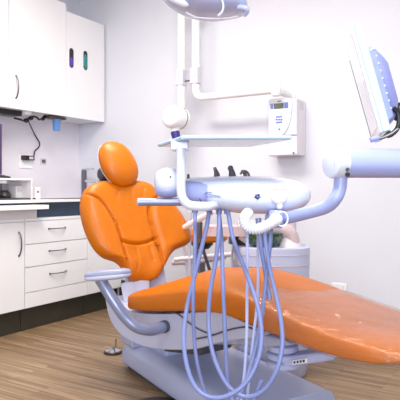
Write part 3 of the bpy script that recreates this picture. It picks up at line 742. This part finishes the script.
# hoses
def hose(pts, r, m='hose', y0=1.74):
    n = len(pts); P = []
    for i, q in enumerate(pts):
        Y = q[2] if len(q) > 2 else y0
        P.append(at(q[0], q[1], Y))
    return link('hose', tube(nb(), P, r, seg=12, smooth=8), M[m], du)
hose([(209.5,206,1.76),(207,225,1.74),(201,250),(193,282),(186.5,310),(183.8,340,1.70),(187.5,368,1.66),(197,389,1.63),(213,398,1.61),(232,394,1.60),(248,380,1.60),(258.5,358,1.61),(261.5,335,1.63),(259,312,1.66),(252,288,1.70),(242,262),(233,238),(227,206,1.77)], .0069)
hose([(219.3,206,1.78),(218.5,235),(215.5,262),(210.5,290),(208.5,318,1.74),(211,345,1.72),(218,368,1.70),(230,388,1.68),(247,397,1.66),(264,390,1.65),(276,372,1.64),(282,348,1.65),(281.5,325,1.67),(277,300,1.70),(270,270,1.72),(266,245),(264,222,1.74)], .0069)
hose([(218.5,207,1.81),(221.5,240,1.80),(222.8,280),(224,310),(225.5,345),(227.5,380,1.74),(233,402,1.72),(240,409,1.70),(252,402,1.70),(262,380,1.70)], .0066)
hose([(195,204,1.79),(195,235),(194.3,270),(193,300),(194,335,1.76),(197.5,365,1.76),(205,392,1.76),(214,408,1.74)], .0060, 'hose')
hose([(247,219,1.80),(247.3,255,1.80),(247,300,1.80),(246.5,340,1.79),(244,378,1.78),(240,404,1.77)], .0052, 'hosel')
hose([(258.5,218,1.76),(261,245,1.76),(265,270,1.76),(270,300,1.74)], .0070, 'hose')
hose([(271.5,219,1.74),(270,245,1.74),(266,280,1.74),(262,315,1.74),(256,345,1.74),(248,375,1.72),(240,395,1.70),(236,402,1.7)], .0066)
hose([(258,219,1.82),(258,260,1.82),(257.5,300,1.82),(253,340,1.80),(250,370,1.8),(247,400,1.8)], .0048, 'hosel')
for i, (x, y, Y) in enumerate(((195,208,1.79),(209.3,209,1.76),(219,209,1.78),(227,209,1.77),(258.5,222,1.76),(271.5,222,1.74))):
    c = at(x, y, Y)
    link('hose_collar', tube(nb(), [c+V((0,0,.012)), c-V((0,0,.016))], .0095, seg=12, smooth=0), M['tube'], du)
# instruments resting on the console
for i, (x, y0, y1, lean, lab) in enumerate(((188.3,174.5,180,0,'short dark instrument tip at the left end of the delivery unit'),
    (216.5,168,178,-1.6,'slim dark handpiece standing behind the delivery unit, second from the left'),
    (232.5,167.5,178,-2.0,'thick dark handpiece in the middle behind the delivery unit'),
    (246,170.5,178,-3.6,'curved silver-grey instrument tip at the right behind the delivery unit'))):
    Yi = 1.90; c = at(x, y1, Yi)
    t = thing('handpiece', lab, 'dental instrument', c)
    r = (.006, .0085, .013, .0075)[i]
    link('grip', tube(nb(), [c, at(x+lean*.3, (y0+y1)/2, Yi), at(x+lean*.8, y0+1, Yi)], r, seg=14, smooth=6, rfun=lambda t: 1.1-.5*t), M['dgrey'], t)
    link('tip', ellipsoid(nb(), at(x+lean, y0+.8, Yi), cw(r*.75,0,0), cw(0,r*.7,0), V((0,0,r*.8)), 14, 10), M['satin'] if i in (1,3) else M['dgrey'], t)
    if i == 3: link('nozzle', tube(nb(), [at(240,174,Yi), at(242.5,172,Yi), at(245,171,Yi), at(248,173,Yi), at(249.5,177,Yi)], .004, seg=8), M['satin'], t)
    if i == 1: link('nozzle', tube(nb(), [at(214.5,169,Yi), at(217,171,Yi), at(219.5,176,Yi)], .004, seg=8), M['satin'], t)

# ================================================================== BEHIND: cuspidor unit, stool
YC = 3.05
cc = at(271, 250, YC+.2)
cu = thing('cuspidor_unit', 'white rounded cuspidor cabinet with an arched top behind the chair', 'cuspidor', (cc.x, cc.y, 0))
def rbox_pts(c, ax, ay, rx, ry, z, n=40, pw=.5):
    return [V((0,0,z))+V((c.x, c.y, 0))+ax*rx*math.copysign(abs(math.cos(a))**pw, math.cos(a))+ay*ry*math.copysign(abs(math.sin(a))**pw, math.sin(a)) for a in [2*math.pi*k/n for k in range(n)]]
ax_, ay_ = cw(1,0,0), cw(0,1,0)
zt = H-(248.5-HZ)/F*YC
cab = link('cabinet', loft(nb(), [rbox_pts(cc, ax_, ay_, rx, .2*rx/.215, z, pw=.62) for rx, z in ((.19,0),(.20,.02),(.208,.3),(.215,zt-.02),(.212,zt-.004),(.205,zt))]), M['shell'], cu)
for z in (zt-.10, zt-.04):
    link('trim_line', tube(nb(), rbox_pts(cc, ax_, ay_, .2165, .2, z, pw=.62)+[rbox_pts(cc, ax_, ay_, .2165, .2, z, pw=.62)[0]], .0022, seg=6, smooth=0, cap=False), M['rose'], cab)
# arch over the bowl
ya = YC+.12
ar_ = [at(238,228,ya), at(262,227.5,ya), at(280,229,ya), at(288.5,233,ya), at(292,240,ya), at(293,250,ya)]
link('arch', tube(nb(), ar_, .058, seg=20, smooth=8, flat=.75), M['rose'], cu)
link('arch_foot', lathe(nb(), V((at(290,250,ya).x, at(290,250,ya).y, zt)), (0,0,1), [(0,.001),(0,.065),(.02,.062),(.06,.045),(.09,.04)]), M['offw'], cu)
link('back_column', loft(nb(), [rbox_pts(at(287,220,ya+.09), ax_, ay_, rx, rx*.8, z, pw=.7) for rx, z in ((.055,zt),(.052,.93),(.05,1.0),(.04,1.02))]), M['collar'], cu)
bw = link('bowl', lathe(nb(), V((at(264,240,ya).x, at(264,240,ya).y, zt)), (0,0,1), [(0,.001),(0,.06),(.02,.09),(.07,.112),(.078,.112),(.076,.104),(.03,.07),(.02,.001)], 36), M['green'], cu)
bw['label'] = 'dark green glass bowl'
link('bowl_surround', lathe(nb(), V((at(250,240,ya+.17).x, at(250,240,ya+.17).y, zt)), (0,0,1), [(0,.001),(0,.13),(.10,.13),(.10,.001)], 30), M['dgreen'], cu)
# assistant shelf with tan tray
sx = at(218,232,3.2)
sh_ = link('assistant_shelf', loft(nb(), [rbox_pts(at(227,232,3.2), ax_, ay_, .13, .1, z, pw=.6) for z in (.79,.80,.835,.845)]), M['rose'], cu)
link('shelf_arm', tube(nb(), [at(240,236,3.2), at(252,244,3.2), at(262,249,3.2)], .02, seg=12), M['offw'], cu)
# lower tubing rack at left (white loops)
rk = thing('suction_rack', 'low white rack with hanging grey suction tubes behind the chair seat', 'suction rack', V((at(196,300,3.45).x, at(196,300,3.45).y, 0)))
Yk = 3.45
link('rail', tube(nb(), [at(174,260,Yk), at(185,258.5,Yk), at(200,257,Yk), at(220,255.5,Yk), at(232,254,Yk)], .015, seg=12), M['offw'], rk)
link('rail', tube(nb(), [at(172,263,Yk+.05), at(190,262,Yk+.05), at(208,260,Yk+.05), at(226,256,Yk+.05)], .016, seg=12), M['rose'], rk)
link('upright', tube(nb(), [at(189.5,212,Yk), at(189,240,Yk), at(190,280,Yk), V((at(190,300,Yk).x, at(190,300,Yk).y, .02))], .014, seg=12), M['collar'], rk)
link('upright', tube(nb(), [at(183,238,Yk), at(186,262,Yk), at(190,285,Yk)], .009, seg=10), M['collar'], rk)
link('foot', lathe(nb(), V((at(190,300,Yk).x, at(190,300,Yk).y, 0)), (0,0,1), [(0,.001),(0,.13),(.015,.13),(.03,.02),(.03,.001)]), M['collar'], rk)
link('suction_tube', tube(nb(), [at(201,222,Yk-.05), at(201,240,Yk-.05), at(207,262,Yk-.05), at(216,285,Yk-.05)], .010, seg=10), M['dgrey'], rk)
link('suction_tube', tube(nb(), [at(236,236,Yk-.05), at(232,256,Yk-.05), at(236,285,Yk-.05)], .008, seg=10), M['collar'], rk)
# stool
c = at(202, 236, 3.98); t = thing('operator_stool', 'orange-seated operator stool behind the chair, seen past the hoses', 'stool', (c.x, c.y, 0))
zs_ = c.z
link('seat', lathe(nb(), (c.x, c.y, zs_-.035), (0,0,1), [(0,.001),(0,.17),(.015,.185),(.055,.185),(.08,.155),(.088,.001)], 40), M['orange'], t)
link('mechanism', lathe(nb(), (c.x, c.y, zs_-.09), (0,0,1), [(0,.001),(0,.05),(.03,.08),(.054,.08),(.054,.001)], 24), M['black'], t)
link('column', tube(nb(), [(c.x, c.y, .10), (c.x, c.y, zs_-.09)], .025, seg=16, smooth=0), M['satin'], t)
for k in range(5):
    an = k*2*math.pi/5+.3; d = V((math.cos(an), math.sin(an), 0))
    l = link('leg', tube(nb(), [V((c.x, c.y, .11)), V((c.x, c.y, .10))+d*.13, V((c.x, c.y, .065))+d*.24], .02, seg=10), M['satin'], t)
    link('castor', lathe(nb(), V((c.x, c.y, .028))+d*.24-d.cross(V((0,0,1)))*.012, d.cross(V((0,0,1))), [(0,.001),(0,.027),(.024,.027),(.024,.001)], 18), M['black'], l)

# ================================================================== OPERATING LIGHT (top) 
YL = 2.5
lt = thing('operating_light', 'blue translucent dental operating light at the top, in front of the x-ray arm', 'operating light', at(206, 0, YL))
secs = []
tab = [(161,-8,-3.0,.02),(166,-9,2.5,.07),(173,-10,7,.11),(182,-11,11.5,.14),(193,-11,15,.155),(206,-11,17.3,.16),(219,-10,17.2,.155),(231,-9,15.8,.14),(240,-5,14.6,.11),(245.5,2,13.2,.07),(247,6,10.5,.035)]
for px, y0_, y1_, hd_ in tab:
    X = (px-200)/F*YL; zc = H-((y0_+y1_)/2-HZ)/F*YL; hz = (y1_-y0_)/2/F*YL
    secs.append([cw(X, YL+hd_*math.copysign(abs(math.cos(a))**.8, math.cos(a)), zc+hz*math.copysign(abs(math.sin(a))**.8, math.sin(a))) for a in [2*math.pi*k/28 for k in range(28)]])
lh = link('lamp_head', loft(nb(), secs), M['lamp'], lt, subs=1)
link('lower_rim', tube(nb(), [at(x, y, YL-.1+.02*abs(x-212)/30) for x, y in ((186,12.5),(195,17),(208,18.6),(225,18.6),(238,16.5))], .004, seg=8), M['collar'], lh)
link('cover_band', tube(nb(), [at(x, y, YL-.145) for x, y in ((219,-8),(222,0),(223.5,6),(222,12),(218,16))], .007, seg=8, flat=.5), M['lampw'], lh)
link('handle', tube(nb(), [at(238,7,YL-.08), at(245,8,YL-.09), at(247,11,YL-.08), at(244,15,YL-.06)], .012, seg=10), M['lamp'], lt)
link('side_shield', ellipsoid(nb(), at(176,-1,YL-.10), cw(.055,0,-.03), cw(0,.02,0), cw(.01,0,.018), 20, 12), M['lampw'], lt)
lc = at(206, -8, YL)
link('yoke', tube(nb(), [lc, lc+V((0,0,.12)), lc+cw(.15,.1,0)+V((0,0,.28)), lc+cw(.45,.2,0)+V((0,0,.38))], .022, seg=14), M['white'], lt)
le = lc+cw(.45,.2,0)+V((0,0,.38))
link('ceiling_pole', tube(nb(), [le-V((0,0,.03)), V((le.x, le.y, 2.859))], .035, seg=18, smooth=0), M['white'], lt)

# ================================================================== WALL MONITOR AT RIGHT
Bn = cw(.528,1.60,1.216); Tn = cw(.441,1.60,1.526)
wv = cw(.09,.36,0); hv = (Tn-Bn)
nrm = wv.cross(hv).normalized()
if nrm.dot(cw(-1,0,0)) < 0: nrm = -nrm
mt = thing('patient_monitor', 'white flat monitor seen edge-on at the upper right on a bracket', 'monitor', Bn+wv*.5)
ctr = Bn+wv*.5+hv*.5
link('housing', obox(nb(), ctr-nrm*.012, wv*.5, hv*.5, nrm*.012), M['cyan'], mt, bevel=.005)
link('bezel', obox(nb(), ctr+nrm*.004, wv*.49, hv*.492, nrm*.004), M['white'], mt, bevel=.002)
link('screen', obox(nb(), ctr+nrm*.0085, wv*.43, hv*.43, nrm*.0006), M['screen'], mt, smooth=False)
link('screen_edge', obox(nb(), ctr+nrm*.009+wv*.44, wv*.005, hv*.43, nrm*.0012), M['dgrey'], mt, smooth=False)
bk = link('back_cover', loft(nb(), [[ctr-nrm*(.024+d_)+wv*.5*sx_*ww+hv*.5*sy_*hh for sx_, sy_ in ((-1,-.95),(-.9,-1),(.9,-1),(1,-.95),(1,.6),(.8,.72),(-.8,.72),(-1,.6))] for d_, ww, hh in ((0,.9,.86),(.02,.86,.8),(.04,.66,.62),(.052,.5,.46))]), M['violet'], mt, bevel=.004)
for k in range(9):
    link('vent_slot', obox(nb(), ctr-nrm*.036-wv*.43+hv*(-.3+.07*k), nrm*.008, hv*.008, wv*.004), M['tube'], bk, smooth=False)
bq = Bn+wv*.5-nrm*.06
link('mount_joint', ellipsoid(nb(), at(400,112,1.72), cw(.03,0,0), cw(0,.03,0), V((0,0,.03)), 18, 12), M['black'], mt)
link('mount_arm', tube(nb(), [at(396,112,1.78), at(415,110,1.78), at(450,110,1.75), at(520,110,1.60)], .02, seg=14), M['arm'], mt)
link('mount_post', tube(nb(), [(pp_.x, pp_.y, 1.625), (pp_.x, pp_.y, H+80/F*1.6+.05)], .035, seg=18, smooth=0), M['arm'], mt)
link('cable', tube(nb(), [at(393,108,1.62), at(398,113,1.62), at(399,122,1.62), at(397,129,1.62), at(392,134,1.62), at(387,136,1.62)], .0075, seg=8), M['black'], mt)
link('latch', tube(nb(), [at(398,129,1.60), at(390,134.5,1.60), at(382,138,1.60), at(377,139.2,1.60)], .0045, seg=8), M['satin'], mt)
link('latch_grip', tube(nb(), [at(378.5,137.8,1.60), at(370.5,140,1.60)], .008, seg=12, smooth=0), M['violet'], mt)
link('lower_clip', tube(nb(), [at(385,136.5,1.61), at(390,131.5,1.61)], .006, seg=10, smooth=0), M['dgrey'], mt)

# ================================================================== LIGHT
def ceil_light(x, y, sx, sy, power, col, label):
    t = thing('ceiling_light', label, 'light', (x, y, 2.855))
    link('frame', box(nb(), x-sx/2-.03, x+sx/2+.03, y-sy/2-.03, y+sy/2+.03, 2.835, 2.8595), M['white'], t, smooth=False)
    L = bpy.data.lights.new('panel_lamp', 'AREA'); L.shape = 'RECTANGLE'; L.size = sx; L.size_y = sy; L.energy = power; L.color = col
    o = bpy.data.objects.new('panel_lamp', L); C.objects.link(o); o.location = (0, 0, -.03); o.parent = t
    link('diffuser', box(nb(), x-sx/2, x+sx/2, y-sy/2, y+sy/2, 2.830, 2.8345), M['panel'], t, smooth=False)
ceil_light(-1.9, 2.2, 1.2, .6, 60, (1,.92,.80), 'bright rectangular ceiling light panel over the chair, above the frame')
ceil_light(-.2, .6, 1.2, .6, 58, (.96,.97,1), 'bright rectangular ceiling light panel near the camera, above the frame')
# added daylight fill, no window built (large soft cool light from the open right side behind the camera)
L = bpy.data.lights.new('cool_fill_light', 'AREA'); L.shape = 'RECTANGLE'; L.size = 3.0; L.size_y = 2.0; L.energy = 240; L.color = (.88,.93,1)
o = bpy.data.objects.new('cool_fill_light', L); C.objects.link(o); o.location = (1.7, -3.6, 1.9)
o.rotation_euler = (V((-1.2, 2.6, 1.0))-V(o.location)).to_track_quat('-Z', 'Y').to_euler()
w = bpy.data.worlds.new('world'); bpy.context.scene.world = w; w.use_nodes = True
bg = w.node_tree.nodes['Background']; bg.inputs['Color'].default_value = (.90,.93,1,1); bg.inputs['Strength'].default_value = .75

cam = bpy.data.cameras.new('camera'); co = bpy.data.objects.new('camera', cam); C.objects.link(co)
cam.sensor_width = 36; cam.sensor_fit = 'HORIZONTAL'; cam.lens = 36*F/400; cam.shift_y = -(200-HZ)/400; cam.clip_start = .05
co.location = (0, 0, H); co.rotation_euler = (math.pi/2, 0, math.atan2(SA, CA))
sc = bpy.context.scene; sc.camera = co
sc.view_settings.view_transform = 'Standard'; sc.view_settings.look = 'None'; sc.view_settings.gamma = 1; sc.view_settings.exposure = -.25
